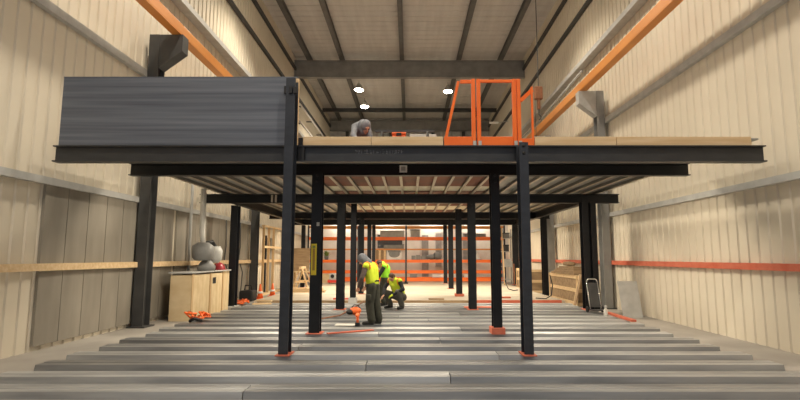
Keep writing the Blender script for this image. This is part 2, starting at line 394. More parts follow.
tag(d, 'fourth platform cross beam, in front of the rack lines', 'beam', 'platform cross beams')
e = MB().ibeam('x', -BW, BW, 26.0, 3.29, 3.598, .2, .012, .02).build('platform_beam', M['steel_shade'])
tag(e, 'fifth platform cross beam, just above the topmost rack beam', 'beam', 'platform cross beams')
for sx, lb in ((-1, 'left'), (1, 'right')):
    for (ya, yb, lab) in ((15.74, 21.88, 'front'), (22.12, 25.88, 'rear')):
        tag(MB().ibeam('y', ya, yb, sx*5.66, 3.31, 3.598, .2, .012, .02).build('edge_beam', M['steel_shade']),
            '%s length of platform edge beam along the %s wall' % (lab, lb), 'beam', 'platform edge beams')
# joists: dark webs with lips painted as catching light, one steel joist each
for i in range(28):
    x = -5.994 + i*.444
    r = empty('floor_joist', (x, 21, 3.6), 'steel floor joist under the platform, one of the evenly spaced row', 'joist', 'platform floor joists')
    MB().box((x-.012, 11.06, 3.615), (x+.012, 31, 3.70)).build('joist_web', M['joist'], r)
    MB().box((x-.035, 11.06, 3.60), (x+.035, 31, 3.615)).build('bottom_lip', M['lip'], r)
# deck over the joists
def deck(n, x0, x1, y0, y1, m): struct(MB().box((x0, y0, 3.702), (x1, y1, 3.73)).build(n, m))
deck('floor_deck_left', -6.3, -2.6, 8.66, 31, M['pan']); deck('floor_deck_right', 2.6, 6.3, 8.66, 31, M['pan'])
Y = 8.66
for i, (y1, m) in enumerate(((14.5, 'red_oxide'), (15.5, 'lit_cream_board'), (20.2, 'red_oxide'), (21.8, 'lit_cream_board'), (24.4, 'red_oxide'), (25.8, 'lit_cream_board'), (31, 'red_oxide'))):
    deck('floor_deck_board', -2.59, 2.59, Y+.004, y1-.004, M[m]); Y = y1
# timber boards along the deck edge
for (xa, xb, lb) in ((-1.90, -.69, 'timber edge board, left piece beneath the bent worker'), (-.68, .60, 'timber edge board beneath the orange plastic box'),
                     (2.24, 3.69, 'timber edge board just right of the orange gate'), (3.70, 6.1, 'timber edge board at the far right of platform')):
    tag(MB().box((xa, 8.56, 3.563), (xb, 8.61, 3.735), .004).build('edge_board', M['wood']), 'pale ' + lb, 'board', 'timber edge boards')
tag(MB().box((-1.985, 8.56, 3.563), (-1.905, 8.64, 3.72), .01).build('joist_hanger', M['black']), 'dark steel bracket at the left end of the timber edge', 'bracket')
# dark side panel on the left
r = empty('guard_panel', (-4.1, 8.47, 3.48), 'large dark blue-grey guard panel standing on the platform front edge', 'panel')
MB().box((-6.2, 8.482, 3.564), (-2.04, 8.512, 4.795), .003).build('panel_sheet', M['panel'], r)
MB().box((-6.2, 8.478, 4.796), (-2.0, 8.52, 4.814)).build('top_cap', M['panel'], r)
MB().box((-2.036, 8.482, 3.57), (-1.985, 8.55, 4.78)).build('side_board', M['wood'], r)
g = empty('clamp_bracket', (-2.1, 8.3, 4.5), 'small black clamp bracket fixing the guard panel to the tall post', 'bracket')
MB().box((-2.235, 8.44, 4.49), (-2.15, 8.481, 4.63), .006).build('clamp_plate', M['black'], g)
MB().box((-2.085, 8.19, 4.41), (-2.03, 8.222, 4.535), .006).box((-2.01, 8.19, 4.41), (-1.925, 8.222, 4.525), .006).build('clamp_jaw', M['black'], g)

# orange safety gate
GY = 8.58
g = empty('safety_gate', (1.4, GY, 3.563), 'orange steel safety gate standing open-framed on the platform edge', 'gate')
for x in (1.15, 1.245, 1.885, 1.965):
    p = MB().box((x-.034, GY-.04, 3.571), (x+.034, GY+.04, 4.80), .006).build('gate_post', M['orange'], g)
    MB().box((x-.046, GY-.06, 3.563), (x+.046, GY+.06, 3.571)).box((x-.02, GY-.062, 3.571), (x+.035, GY-.041, 3.65)).build('foot_bracket', M['lgrey'], p)
MB().box((1.281, GY-.02, 4.74), (1.849, GY+.02, 4.795), .005).build('top_rail', M['orange'], g)
MB().box((.92, GY-.02, 4.725), (1.114, GY+.02, 4.79), .005).build('top_rail', M['orange'], g)
MB().box((1.281, GY-.03, 3.571), (1.849, GY+.0, 3.735), .005).build('toe_plate', M['orange'], g)
MB().box((.62, GY-.03, 3.571), (1.114, GY+.0, 3.735), .005).build('toe_plate', M['orange'], g)
MB().bar((.64, GY, 3.66), (.885, GY, 4.76), .05, .05, (0, 1, 0)).build('sloping_rail', M['orange'], g)
MB().bar((2.002, GY, 4.40), (2.225, GY+.02, 4.61), .04, .07, (0, 0, 1)).build('brace_rail', M['orange'], g)
MB().box((2.19, GY-.02, 3.571), (2.228, GY+.02, 4.66), .005).build('end_post', M['orange'], g)
MB().box((2.002, GY-.03, 3.571), (2.188, GY, 3.70), .005).build('toe_plate', M['orange'], g)
MB().tube([(.905, GY, 4.80), (.905, GY, 4.80)], .03, 10).build('pivot_cap', M['lgrey'], g)

# small things on posts and beams
t = MB().box((-.225, 10.911, 3.495), (-.055, 10.9175, 3.66)).build('paper_label', M['paper']); tag(t, 'small square white label stuck on the second cross beam', 'label')
MB().box((-.19, 10.908, 3.535), (-.09, 10.9105, 3.63)).build('label_print', M['paperg'], t)
t = empty('spirit_level', (-2.02, 10.47, 1.22), 'yellow spirit level fixed upright to the second left post', 'level')
MB().box((-2.085, 10.46, 1.22), (-1.975, 10.494, 1.88), .006).build('level_body', M['yellow'], t)
MB().box((-2.055, 10.452, 1.32), (-2.005, 10.459, 1.78)).build('level_face', M['brass'], t)
MB().box((-2.06, 10.45, 1.79), (-2.0, 10.459, 1.84)).build('vial', M['green'], t)
t = MB().box((-1.99, 10.488, 2.26), (-1.93, 10.494, 2.34)).build('post_sticker', M['lgrey']); tag(t, 'tiny grey sticker on the second left post above the level', 'sticker')

# added fill lamps under the platform, unseen behind the cross beams
TP = 120
for (yy, zz) in ((11.13, 3.52), (15.88, 3.40), (22.28, 3.40), (26.3, 3.40)):
    for x in (-4.0, 0., 4.0):
        if yy > 29 and x == 0: pass
        r = empty('added_batten_lamp', (x, yy, zz), 'added slim batten fill lamp under the platform behind a cross beam', 'lamp', 'added fill lamps under the platform')
        MB().box((x-.6, yy-.05, zz+.03), (x+.6, yy+.05, 3.598)).build('lamp_housing', M['white'], r)
        MB().box((x-.58, yy-.045, zz), (x+.58, yy+.045, zz+.028), .008).build('lamp_lens', M['tube'], r)
        light('fill_light', 'AREA', (x, yy, zz-.01), TP*(1.6 if yy > 25 else 1.25), (1, .87, .68), 1.15, None, .08)

for x in (-4.6, -1.5, 1.5, 4.6):  # added fill lamps, unseen above the rack, to brighten the inner wall
    r = empty('added_wall_lamp', (x, 33.4, 4.2), 'added batten fill lamp on the inner wall above the pallet rack', 'lamp', 'added fill lamps above the rack')
    MB().box((x-.6, 33.2, 4.22), (x+.6, 33.3, 4.30)).box((x-.03, 33.3, 4.24), (x+.03, 33.9, 4.28)).build('lamp_housing', M['white'], r)
    MB().box((x-.58, 33.205, 4.19), (x+.58, 33.295, 4.218), .008).build('lamp_lens', M['tube'], r)
    light('fill_light', 'AREA', (x, 33.25, 4.17), 38, (1, .90, .74), 1.15, (math.radians(25), 0, 0), .08)

# ------------------------------------------------------------------ floor deck sheets
def deck_sheet(x0, x1, y, w=.80):
    prof = [(y, -.086), (y+.02, -.004), (y+.15, -.004), (y+.16, -.012), (y+.19, -.012), (y+.20, -.004), (y+.34, -.004), (y+.38, -.084), (y+.715, -.084)]
    o = MB().sheet(prof, 'x', x0, x1, .004).build('deck_sheet', M['galv'])
    return tag(o, 'grey corrugated steel deck sheet laid crosswise on the floor', 'deck sheet', 'corrugated deck sheets')
y = 4.6; i = 0
while y < 17.4:
    j = [-.4, 1.3, -1.9, .6][i % 4] + random.uniform(-.3, .3)
    ex = 5.6 + random.uniform(-.08, .08)
    deck_sheet(-ex, j-.006, y); deck_sheet(j+.006, ex, y)
    y += .74; i += 1
tag(MB().box((-5.6, 18.33, -.088), (-2.0, 18.41, .01)).build('edge_strip', M['oldwood']), 'brown edge strip between deck sheets and plywood, left length', 'strip', 'edge strips')
tag(MB().box((-1.98, 18.33, -.088), (2.4, 18.41, .01)).build('edge_strip', M['oldwood']), 'brown edge strip between deck sheets and plywood, middle length', 'strip', 'edge strips')
tag(MB().box((2.42, 18.33, -.088), (5.6, 18.41, .02)).build('edge_strip', M['redplate']), 'red edge strip between deck sheets and plywood, right length', 'strip', 'edge strips')
tag(MB().bar((5.56, 12.4, .03), (5.62, 14.2, .03), .12, .05).build('red_plank', M['redplate']), 'red primed plank on the deck below the wire trolley', 'plank')
tag(MB().box((1.75, 15.75, .0), (2.75, 16.1, .02)).build('red_plank', M['redplate']), 'red primed flat plate behind the third right post', 'plank')
tag(MB().bar((-1.72, 10.5, .012), (-.8, 11.0, .012), .12, .02).build('red_plank', M['redplate']), 'red strip lying beside the second left post', 'plank')
tag(MB().box((-1.75, 11.68, .0), (-1.22, 12.05, .018)).build('pale_sheet', M['offwhite']), 'pale offcut sheet on the deck at the hooded worker\'s feet', 'sheet')
tag(MB().tube([(-2.5, 12.5, .02), (-1.9, 13.6, .02), (-1.72, 16.1, .02), (-1.62, 18.1, .02)], .018, 6).build('cable', M['rust'], None, True), 'thin brown cable on the deck between left posts', 'cable')

# tools on the deck
t = empty('tool_bag', (-1.55, 14.0, 0), 'red-orange open tool bag on the deck left of the standing worker', 'bag')
MB().ball((-1.52, 14.0, .10), (.17, .13, .11), 16, 10).build('bag_body', M['safety'], t, True)
MB().ball((-1.66, 13.95, .075), (.11, .12, .075), 14, 8).build('bag_flap', M['black'], t, True)
MB().tube([(-1.62, 14.0, .19), (-1.55, 14.0, .27), (-1.45, 14.0, .26), (-1.38, 14.0, .17)], .014, 8).build('bag_handle', M['black'], t, True)
t = empty('power_drill', (-1.20, 11.6, .02), 'orange cordless drill stood upright by the hooded worker\'s shin', 'drill')
MB().box((-1.255, 11.5, .02), (-1.145, 11.62, .10), .015).build('battery', M['black'], t)
MB().tube([(-1.20, 11.56, .10), (-1.20, 11.56, .24)], .032, 10).build('grip', M['safety'], t, True)
MB().tube([(-1.20, 11.63, .27), (-1.20, 11.46, .27), (-1.20, 11.41, .27), (-1.20, 11.36, .27)], [.045, .045, .03, .012], 12).build('drill_body', M['safety'], t, True)
tag(MB().box((.72, 18.7, .0), (1.3, 18.95, .05)).build('timber_offcut', M['oldwood']), 'short brown timber offcut on the plywood near the right posts', 'offcut')
tag(MB().box((3.55, 19.4, .0), (3.95, 19.6, .06)).build('timber_offcut', M['redplate']), 'short red offcut on the plywood in front of the crates', 'offcut')
tag(MB().box((-2.9, 18.9, .0), (-2.3, 19.1, .04)).build('timber_offcut', M['red']), 'bright red strip offcut on the plywood near the trestle', 'offcut')
def loop(c, r, n=20, turns=.8, z=.02):
    return [(c[0] + r*math.cos(2*math.pi*turns*k/n), c[1] + r*1.4*math.sin(2*math.pi*turns*k/n), z + .004*k/n) for k in range(n+1)]
tag(MB().tube([(4.72, 24.5, .75), (4.68, 24.3, .4), (4.75, 23.9, .08), (4.95, 23.6, .02), (5.2, 23.9, .02), (5.25, 24.3, .02)], .02, 6).build('cable', M['black'], None, True), 'black cable curling down onto the plywood near the rack end', 'cable')
tag(MB().tube([(5.55, 19.6, .9), (5.62, 19.5, .5), (5.5, 19.3, .12), (5.2, 19.0, .02), (4.9, 19.3, .02)], .02, 6).build('cable', M['black'], None, True), 'black cable looping beside the outer right post', 'cable')

# ------------------------------------------------------------------ pallet rack at the back
RY = 31.6
r = empty('pallet_rack', (0, RY+.5, 0), 'long orange and dark pallet rack across the back of the hall', 'rack')
UX = (-6.5, -3.3, -.22, 3.2, 6.1)
for x in UX:
    u = MB().box((x-.05, RY-.05, .02), (x+.05, RY+.03, 3.62)).box((x-.05, RY+.95, .02), (x+.05, RY+1.03, 3.62)).build('upright_frame', M['steel'], r)
    m = MB(); zz = .3
    while zz < 3.2:
        m.bar((x, RY+.03, zz), (x, RY+.95, zz+.5), .03, .03); m.bar((x, RY+.03, zz), (x, RY+.95, zz), .03, .03); zz += .55
    m.build('brace', M['mgrey'], u)
    MB().box((x-.09, RY-.09, 0), (x+.09, RY+.07, .02)).build('foot_plate', M['black'], u)
LV = {'bottom': (.06, .30, 'rackorange'), 'second': (.56, .74, 'rackorange'), 'third': (1.24, 1.43, 'rackorange'), 'fourth': (2.05, 2.13, 'crane'), 'fifth': (2.69, 2.88, 'rackorange'), 'top': (3.45, 3.58, 'crane')}
for k, (xa, xb) in enumerate(zip(UX, UX[1:])):
    for lv, (z0, z1, mm) in LV.items():
        if k == 3 and lv in ('bottom', 'second'): xb2 = xb
        for yy, w_ in ((RY-.05, .05), (RY+.97, .05)):
            MB().box((xa+.055, yy, z0), (xb-.055, yy+w_, z1), .008).build('rack_beam', M[mm], r)
        if lv in ('third', 'fifth'):
            m = MB(); xx = xa+.1
            while xx < xb-.2:
                m.box((xx, RY+.0, z1-.03), (xx+.10, RY+.97, z1-.005)); xx += .16
            m.build('shelf_slats', M['mgrey'], r)
def rx(px, Y=32): return (px-409.5)*Y/490
def crate(x0, x1, y0, y1, z0, h, label, name='slatted_crate', m='oldwood', n=5, cat='crate'):
    r = empty(name, ((x0+x1)/2, (y0+y1)/2, z0), label, cat)
    MB().box((x0+.02, y0+.02, z0), (x1-.02, y1-.02, z0+h*.92)).build('crate_body', M[m], r)
    w = (x1-x0)/n
    for k in range(n):
        MB().box((x0+k*w+.012*1, y0, z0), (x0+(k+1)*w-.012, y0+.019, z0+h)).build('crate_slat', M['wood' if k % 2 == 0 else m], r)
    return r
Z3, Z4, Z5, Z2 = 1.43, 2.13, 2.88, .74
crate(rx(374), rx(386.5), RY+.05, RY+.8, Z3, .62, 'brown slatted crate on the third rack level, above the green vest')
# white machine with dark round drum
t = empty('drum_machine', (rx(394.5), RY+.4, Z3), 'white boxy machine with dark rounded drum on the third rack level', 'machine')
x0, x1 = rx(387.5), rx(401.5)
MB().box((x0, RY+.1, Z3), (x1, RY+.8, Z3+.60), .03).build('machine_body', M['white'], t)
MB().ball(((x0+x1)/2, RY+.1, Z3+.36), (.36, .08, .23), 24, 12).build('machine_drum', M['mgrey'], t, True)
MB().box((x0+.05, RY+.085, Z3+.45), (x1-.05, RY+.1, Z3+.58)).build('machine_top_panel', M['mgrey'], t)
def boxthing(name, x0, x1, y0, y1, z0, h, m, label, cat='box', lid=None, lm=None):
    r = empty(name, ((x0+x1)/2, (y0+y1)/2, z0), label, cat)
    MB().box((x0, y0, z0), (x1, y1, z0+h*.86), .012).build('box_body', M[m], r)
    MB().box((x0-.015, y0-.015, z0+h*.86), (x1+.015, y1+.015, z0+h), .01).build('box_lid', M[lm or m], r)
    return r
for k in range(3):
    tag(MB().box((rx(411.5)+k*.29, RY+.15, Z3), (rx(411.5)+k*.29+.27, RY+.45, Z3+[.26, .30, .22][k]), .01).build('grey_block', M['mgrey']),
        ['left', 'middle', 'right'][k] + ' of three grey blocks on the third rack level', 'block', 'grey blocks on the rack')
t = empty('tarp_bundle', (rx(434), RY+.4, Z3), 'grey tarpaulin bundle on the third rack level near the right posts', 'bundle')
MB().ball((rx(432), RY+.4, Z3+.17), (.42, .28, .17)).ball((rx(437), RY+.42, Z3+.24), (.32, .25, .24)).build('tarp', M['mgrey'], t, True)
MB().tube([(rx(434), RY+.10, Z3+.05), (rx(434), RY+.16, Z3+.32), (rx(434.5), RY+.4, Z3+.45)], .014, 6).build('strap', M['black'], t)
boxthing('grey_case', rx(384), rx(404), RY+.1, RY+.7, Z4+.0, .28, 'mgrey', 'long dark grey case on the fourth rack level', 'case', lm='dsteel')
boxthing('grey_case', rx(380.5), rx(404), RY+.1, RY+.8, Z5, .42, 'lgrey', 'long light grey case on the fifth rack level, left of centre upright', 'case')
boxthing('grey_case', rx(410.5), rx(420), RY+.1, RY+.8, Z5, .50, 'lgrey', 'squat grey case on the fifth rack level, right of centre upright', 'case', lm='mgrey')
boxthing('grey_case', rx(464), rx(485), RY+.1, RY+.8, Z5, .22, 'mgrey', 'low dark case on the fifth rack level beside the right posts', 'case', lm='dsteel')
boxthing('white_box', rx(432), rx(455), RY+.1, RY+.7, .30, .22, 'white', 'low white box on the bottom rack level behind the right posts')
boxthing('white_box', rx(463), rx(473), RY+.1, RY+.7, .30, .22, 'offwhite', 'short white box on the bottom rack level, right of the longer one')
boxthing('grey_case', rx(410), rx(417), RY+.1, RY+.6, .30, .20, 'mgrey', 'small grey case on the bottom rack level by the centre upright', 'case')
t = empty('white_funnel', (rx(477), RY+.4, Z3), 'white cone-shaped funnel on the third rack level beyond right posts', 'funnel')
MB().lathe((rx(477), RY+.4, Z3), [(.24, 0), (.20, .08), (.06, .36), (.04, .46)], 18).build('funnel_cone', M['white'], t, True)
MB().lathe((rx(477), RY+.4, Z3-.0), [(.27, 0), (.27, .03)], 18).build('funnel_rim', M['lgrey'], t)
t = empty('green_plant', (rx(327), RY+.4, Z3), 'bushy green plant in grey pot on the rack, left end', 'plant')
MB().lathe((rx(327), RY+.4, Z3), [(.11, 0), (.15, .2), (.16, .22)], 16).build('pot', M['mgrey'], t, True)
m = MB()
for k in range(60):
    a, el = random.uniform(0, 6.28), random.uniform(.2, 1.5); L = random.uniform(.25, .48)
    p = V((rx(327), RY+.4, Z3+.2)); q = p + V((math.cos(a)*math.cos(el), math.sin(a)*math.cos(el)*.6, math.sin(el)))*L
    s = V((-math.sin(a), math.cos(a), 0))*.035; mid = (p+q)/2
    vs = [m.bm.verts.new(v) for v in (p, mid+s, q, mid-s)]; m.bm.faces.new(vs)
m.build('foliage', M['green'], t)
boxthing('wood_box', rx(316.5), rx(336), RY-.9, RY-.35, 0, .55, 'ply', 'plywood box on the floor in front of the rack, left end')
t = empty('red_machine', (rx(333), RY-1.3, 0), 'small red and black machine standing on the floor by the left posts', 'machine')
MB().box((-4.95, 29.9, .06), (-4.35, 30.4, .22), .02).build('machine_base', M['red'], t)
MB().box((-4.85, 29.98, .22), (-4.45, 30.3, .62), .03).build('machine_body', M['lgrey'], t)
MB().lathe((-4.66, 29.97, .45), [(.11, 0), (.11, .03), (.05, .04)], 16, (0, -1, 0)).build('machine_dial', M['black'], t)
for x in (-4.88, -4.42): MB().lathe((x, 30.15, .06), [(.06, -.03), (.06, .03)], 12, (1, 0, 0)).build('wheel', M['black'], t)
# right end clutter: metal shelving with dark items, stud and brown board
t = empty('shelving_unit', (5.87, 29.9, 0), 'grey metal shelving beside the right end of the rack', 'shelving')
for x in (5.56, 6.19):
    for yy in (29.6, 30.1): MB().box((x-.02, yy-.02, 0), (x+.02, yy+.02, 3.3)).build('shelf_post', M['mgrey'], t)
for z in (.25, 1.0, 1.9, 2.7): MB().box((5.54, 29.58, z), (6.21, 30.12, z+.04)).build('shelf_board', M['lgrey'], t)
boxthing('dark_case', 5.62, 6.04, 29.65, 30.0, 2.74, .32, 'mgrey', 'dark case on the topmost board of the metal shelving', 'case', lm='black')
boxthing('dark_case', 5.69, 5.99, 29.65, 30.0, 1.94, .40, 'dsteel', 'narrow dark case on the third board of the metal shelving', 'case', lm='black')
boxthing('grey_tub', 5.61, 6.14, 29.65, 30.0, 1.04, .45, 'lgrey', 'grey tub on the second board of the metal shelving', 'tub')
tag(MB().bar((5.45, 28.4, .02), (5.50, 29.3, 3.3), .14, .05, (1, 0, 0)).build('timber_stud', M['woodv']), 'tall tan timber stud leaning near the right end of rack', 'stud')
tag(MB().bar((5.85, 27.7, .62), (5.95, 28.2, .62), .05, 1.2).build('brown_board', M['rust']), 'narrow red-brown board standing by the right wall', 'board')

# floor squeegee by the centre upright
t = empty('floor_squeegee', (-.22, 29.9, 0), 'dark long-handled floor squeegee standing at the centre of the rack', 'squeegee')
MB().tube([(-.25, 29.9, .16), (-.25, 30.9, 2.6)], .022, 8).build('handle', M['dsteel'], t)
MB().box((-.44, 29.82, .0), (-.08, 29.94, .08), .01).box((-.30, 29.84, .07), (-.20, 29.92, .18), .01).build('head', M['black'], t)

# ------------------------------------------------------------------ left side clutter
t = empty('plywood_bin', (-6.1, 14.6, -.088), 'big plywood bin with square hand hole beside the left wall', 'bin')
MB().box((-6.4, 15.46, -.088), (-5.82, 16.0, 1.16)).build('bin_back', M['ply'], t)
MB().box((-6.36, 13.2, -.088), (-5.80, 15.45, 1.12)).build('bin_side', M['ply'], t)
for yy in (13.2, 14.4, 15.35): MB().box((-5.798, yy, -.05), (-5.775, yy+.1, 1.14)).build('batten', M['woodv'], t)
MB().box((-5.80, 14.62, .82), (-5.795, 14.86, 1.0)).build('hand_hole', M['black'], t)
MB().box((-6.4, 13.15, 1.165), (-5.76, 16.0, 1.20)).build('bin_lid', M['lgrey'], t)
t = empty('dust_collector', (-6.05, 14.6, 1.2), 'grey dust collector bag with pale pipe on top of the plywood bin', 'dust collector')
MB().lathe((-6.02, 14.35, 1.5), [(.20, 0), (.29, .08), (.31, .25), (.29, .42), (.16, .52)], 20).build('bag', M['mgrey'], t, True)
MB().lathe((-5.92, 14.95, 1.42), [(.12, 0), (.22, .1), (.24, .35), (.18, .5)], 20).build('side_bag', M['lgrey'], t, True)
MB().lathe((-6.0, 14.6, 1.2), [(.24, 0), (.26, .12), (.16, .26), (.10, .32)], 18).build('base', M['mgrey'], t, True)
MB().tube([(-6.02, 14.35, 2.0), (-6.06, 14.35, 2.25), (-6.08, 14.35, 3.6)], [.07, .08, .08], 12).build('pipe', M['offwhite'], t, True)
MB().tube([(-6.02, 14.35, 1.98), (-5.9, 14.7, 2.05), (-5.9, 14.95, 1.9)], .06, 10).build('hose', M['black'], t, True)
t = empty('hard_hat', (-6.02, 15.6, 1.2), 'dark red hard hat resting on the bin lid', 'hard hat')
MB().lathe((-6.02, 15.62, 1.2), [(.20, 0), (.19, .05), (.17, .12), (.12, .19), (.05, .23), (.01, .235)], 20).build('hat_shell', M['maroon'], t, True)
MB().lathe((-6.02, 15.62, 1.2), [(.235, 0), (.235, .015)], 20).build('hat_brim', M['maroon'], t)
# strap heap at the deck corner
t = empty('strap_heap', (-5.15, 12.6, 0), 'tangle of orange-red straps at the left edge of the deck', 'strap')
m = MB()
for k in range(6):
    c = V((-5.28 + random.uniform(-.1, .12), 12.5 + random.uniform(-.3, .3), .02))
    m.tube([c + V((random.uniform(-.14, .14), random.uniform(-.2, .2), .02 + random.uniform(0, .22))) for _ in range(5)], .025, 6)
m.build('orange_strap', M['safety'], t, True)
MB().tube([(-5.35, 12.2, .05), (-5.2, 12.1, .12), (-5.12, 12.3, .05)], .04, 8).build('black_strap', M['black'], t, True)
# floor behind the outer left post
t = empty('tool_bag', (-6.3, 19.3, -.085), 'black tool bag on the floor by the left wall column', 'bag')
MB().box((-6.52, 19.0, -.085), (-6.0, 19.6, .32), .06).build('bag_body', M['black'], t)
MB().tube([(-6.4, 19.3, .32), (-6.38, 19.3, .50), (-6.15, 19.3, .50), (-6.12, 19.3, .32)], .025, 8).build('bag_handle', M['darkcloth'], t, True)
def cone(x, y, z, label, h=.7):
    t = empty('traffic_cone', (x, y, z), label, 'cone')
    MB().box((x-.17, y-.17, z), (x+.17, y+.17, z+.03), .01).build('cone_base', M['safety'], t)
    MB().lathe((x, y, z), [(.13, .031), (.085, .035+h*.35), (.06, h*.65), (.03, h)], 18).build('cone_body', M['safety'], t, True)
    MB().lathe((x, y, z), [(.112, h*.38), (.09, h*.52)], 18).build('cone_band', M['white'], t, True)
cone(-6.05, 20.15, -.09, 'orange traffic cone in front of the dark left column', .6)
cone(-5.95, 21.6, -.09, 'orange traffic cone behind the dark left column', .55)
t = empty('strap_heap', (-5.95, 17.5, -.09), 'small heap of orange straps at the foot of the left outer post', 'strap')
m = MB()
for k in range(6):
    c = V((-6.0 + random.uniform(-.15, .15), 17.7 + random.uniform(-.7, .7), -.05))
    m.tube([c + V((random.uniform(-.2, .2), random.uniform(-.3, .3), .02 + random.uniform(0, .1))) for _ in range(5)], .03, 6)
m.build('orange_strap', M['safety'], t, True)
# timber stud frame against the left wall
t = empty('stud_frame', (-6.5, 24.6, -.09), 'pale timber stud frame standing along the left wall beyond the column', 'stud frame')
for yy in (21.9, 22.7, 23.5, 25.2, 26.0, 26.8): MB().box((-6.56, yy, .0), (-6.46, yy+.06, 2.95)).build('stud', M['woodv'], t)
MB().box((-6.58, 21.8, -.09), (-6.44, 27.0, -.001)).build('bottom_rail', M['wood'], t)
MB().box((-6.58, 21.8, 2.951), (-6.44, 27.0, 3.03)).build('top_rail', M['wood'], t)
MB().box((-6.455, 21.8, 2.0), (-6.42, 27.0, 2.1)).build('noggin', M['wood'], t)
for k, (yy, lb) in enumerate(((17.9, 'thin grey cable hanging down the left wall behind the outer post'), (19.4, 'thin grey cable hanging down the left wall before the dark column'))):
    tag(MB().tube([(-6.70, yy, 3.0), (-6.69, yy+.05, 2.0), (-6.70, yy-.04, 1.52), (-6.55, yy+.02, 1.0), (-6.62, yy+.1, .3), (-6.6, yy+.15, -.07)], .02, 6).build('cable', M['dsteel'], None, True), lb, 'cable')
tag(MB().tube([(-6.66, 14.9, .0), (-6.66, 14.9, 6.0)], .045, 8).build('wall_conduit', M['lgrey'], None, True), 'grey upright conduit on the left wall behind the dust collector', 'pipe')
for k, (xx, yy, an, lb) in enumerate(((-5.0, 16.9, .4, 'nearer of two timber offcuts beside left outer post'), (-5.25, 18.0, -.5, 'farther of two timber offcuts beside left outer post'))):
    tag(MB().bar((xx-.3, yy-.2*an, .03), (xx+.3, yy+.2*an, .03), .09, .05).build('timber_offcut', M['wood']), lb, 'offcut')
# trestle, plywood offcuts, timber stack
t = empty('sawhorse', (-5.1, 23.6, 0), 'pale timber sawhorse with splayed legs between left posts', 'sawhorse')
SX, SY = -5.1, 23.6
MB().box((SX-.05, SY-.55, 1.05), (SX+.05, SY+.55, 1.15)).build('top_rail', M['wood'], t)
for sy in (-1, 1):
    for sx in (-1, 1):
        MB().bar((SX+sx*.05, SY+sy*.40, 1.08), (SX+sx*.40, SY+sy*.46, .0), .09, .05).build('leg', M['woodv'], t)
    MB().bar((SX-.26, SY+sy*.44, .45), (SX+.26, SY+sy*.44, .45), .03, .09).build('stretcher', M['wood'], t)
def leaning(name, x0, x1, y, z0, h, lean, m, label, cat='sheet', th=.02):
    mb = MB(); vs = []
    pr = [(y, z0), (y+th, z0), (y+lean+th, z0+h), (y+lean, z0+h)]
    mb.prism(pr, 'x', x0, x1); return tag(mb.build(name, M[m]), label, cat)
leaning('plywood_sheet', -6.0, -5.1, 25.1, .9, 1.15, .25, 'oldwood', 'brown plywood sheet standing on the timber stack behind the sawhorse')
leaning('plywood_sheet', -5.08, -4.85, 25.1, .9, 1.1, .25, 'lgrey', 'grey sheet standing next to the brown plywood behind the sawhorse')
t = empty('work_bench', (-5.3, 25.4, 0), 'rough timber bench holding leaning sheets behind the sawhorse', 'bench')
MB().box((-6.05, 25.0, .82), (-4.6, 25.75, .9)).build('bench_top', M['ply'], t)
for x in (-5.95, -4.7):
    for yy in (25.05, 25.7): MB().box((x-.05, yy-.05, 0), (x+.05, yy+.05, .82)).build('leg', M['woodv'], t)
for k in range(2):
    zz = .1 + (.1)*k
    tag(MB().box((-5.55+.1*(k % 2), 22.55, zz - .1), (-3.85-.12*(k % 3), 22.85+.1*(k % 2), zz-.005)).build('timber_plank', M['wood']),
        ['pale timber plank on the floor before the sawhorse, lower of two', 'pale timber plank before the sawhorse, upper of two'][k], 'plank', 'stacked planks')
tag(MB().bar((-4.50, 24.3, .0), (-4.55, 24.95, 1.0), .10, .05, (1, 0, 0)).build('timber_stud', M['woodv']), 'short pale stud leaning on the bench right of sawhorse', 'stud')

# ------------------------------------------------------------------ right side clutter
def open_crate(x0, x1, y0, y1, z0, h, label, m='wood'):
    t = empty('timber_crate', ((x0+x1)/2, (y0+y1)/2, z0), label, 'crate', 'timber crates by the right wall')
    MB().box((x0+.03, y0+.03, z0+.05), (x1-.03, y1-.03, z0+h-.06)).build('crate_body', M['oldwood'], t)
    for k in range(3):
        z = z0 + k*(h-.12)/2
        MB().box((x0, y0, z), (x0+.028, y1, z+.12)).box((x0+.03, y0, z), (x1, y0+.028, z+.12)).build('crate_slat', M[m], t)
    for yy in (y0, y1-.08): MB().box((x0-.025, yy, z0), (x0-.002, yy+.08, z0+h)).build('corner_post', M['woodv'], t)
open_crate(5.82, 6.3, 17.2, 20.6, -.09, 1.05, 'long pale timber crate by the right wall under the board bundle')
open_crate(5.75, 6.35, 23.4, 26.6, -.09, 1.1, 'pale timber crate by the right wall behind the outer post')
MBs = []
for k in range(4):
    tag(MB().box((5.78+.03*k, 17.4+.1*k, .962+.075*k), (6.25, 20.2-.25*k, 1.032+.075*k), .006).build('timber_board', M['oldwood']),
        ['weathered board at the bottom of the bundle on the long crate', 'weathered board second from bottom of the crate bundle', 'weathered board third from bottom of the crate bundle', 'weathered board on top of the crate bundle'][k], 'board', 'boards on the crate')
t = empty('rolled_cover', (6.05, 18.8, 1.265), 'brown rolled cover lying on the boards by the right wall', 'cover')
MB().tube([(6.05, 18.2, 1.345), (6.03, 18.6, 1.35), (6.05, 19.3, 1.345)], [.07, .085, .07], 12).build('cover_roll', M['oldwood'], t, True)
for i, (y, lb) in enumerate(((16.55, 'first dark board leaning on the long crate end'), (16.75, 'second dark board leaning on the long crate end'), (16.95, 'pale frame leaning on the long crate end'))):
    mb = MB().prism([(5.50+.06*i, .003), (5.53+.06*i, .003), (5.78+.05*i, 1.0), (5.75+.05*i, 1.0)], 'y', y-.35 + .35, y+.55 - .38)
    tag(mb.build('leaning_board', M['oldwood' if i < 2 else 'wood']), lb, 'board', 'boards leaning on the crate')
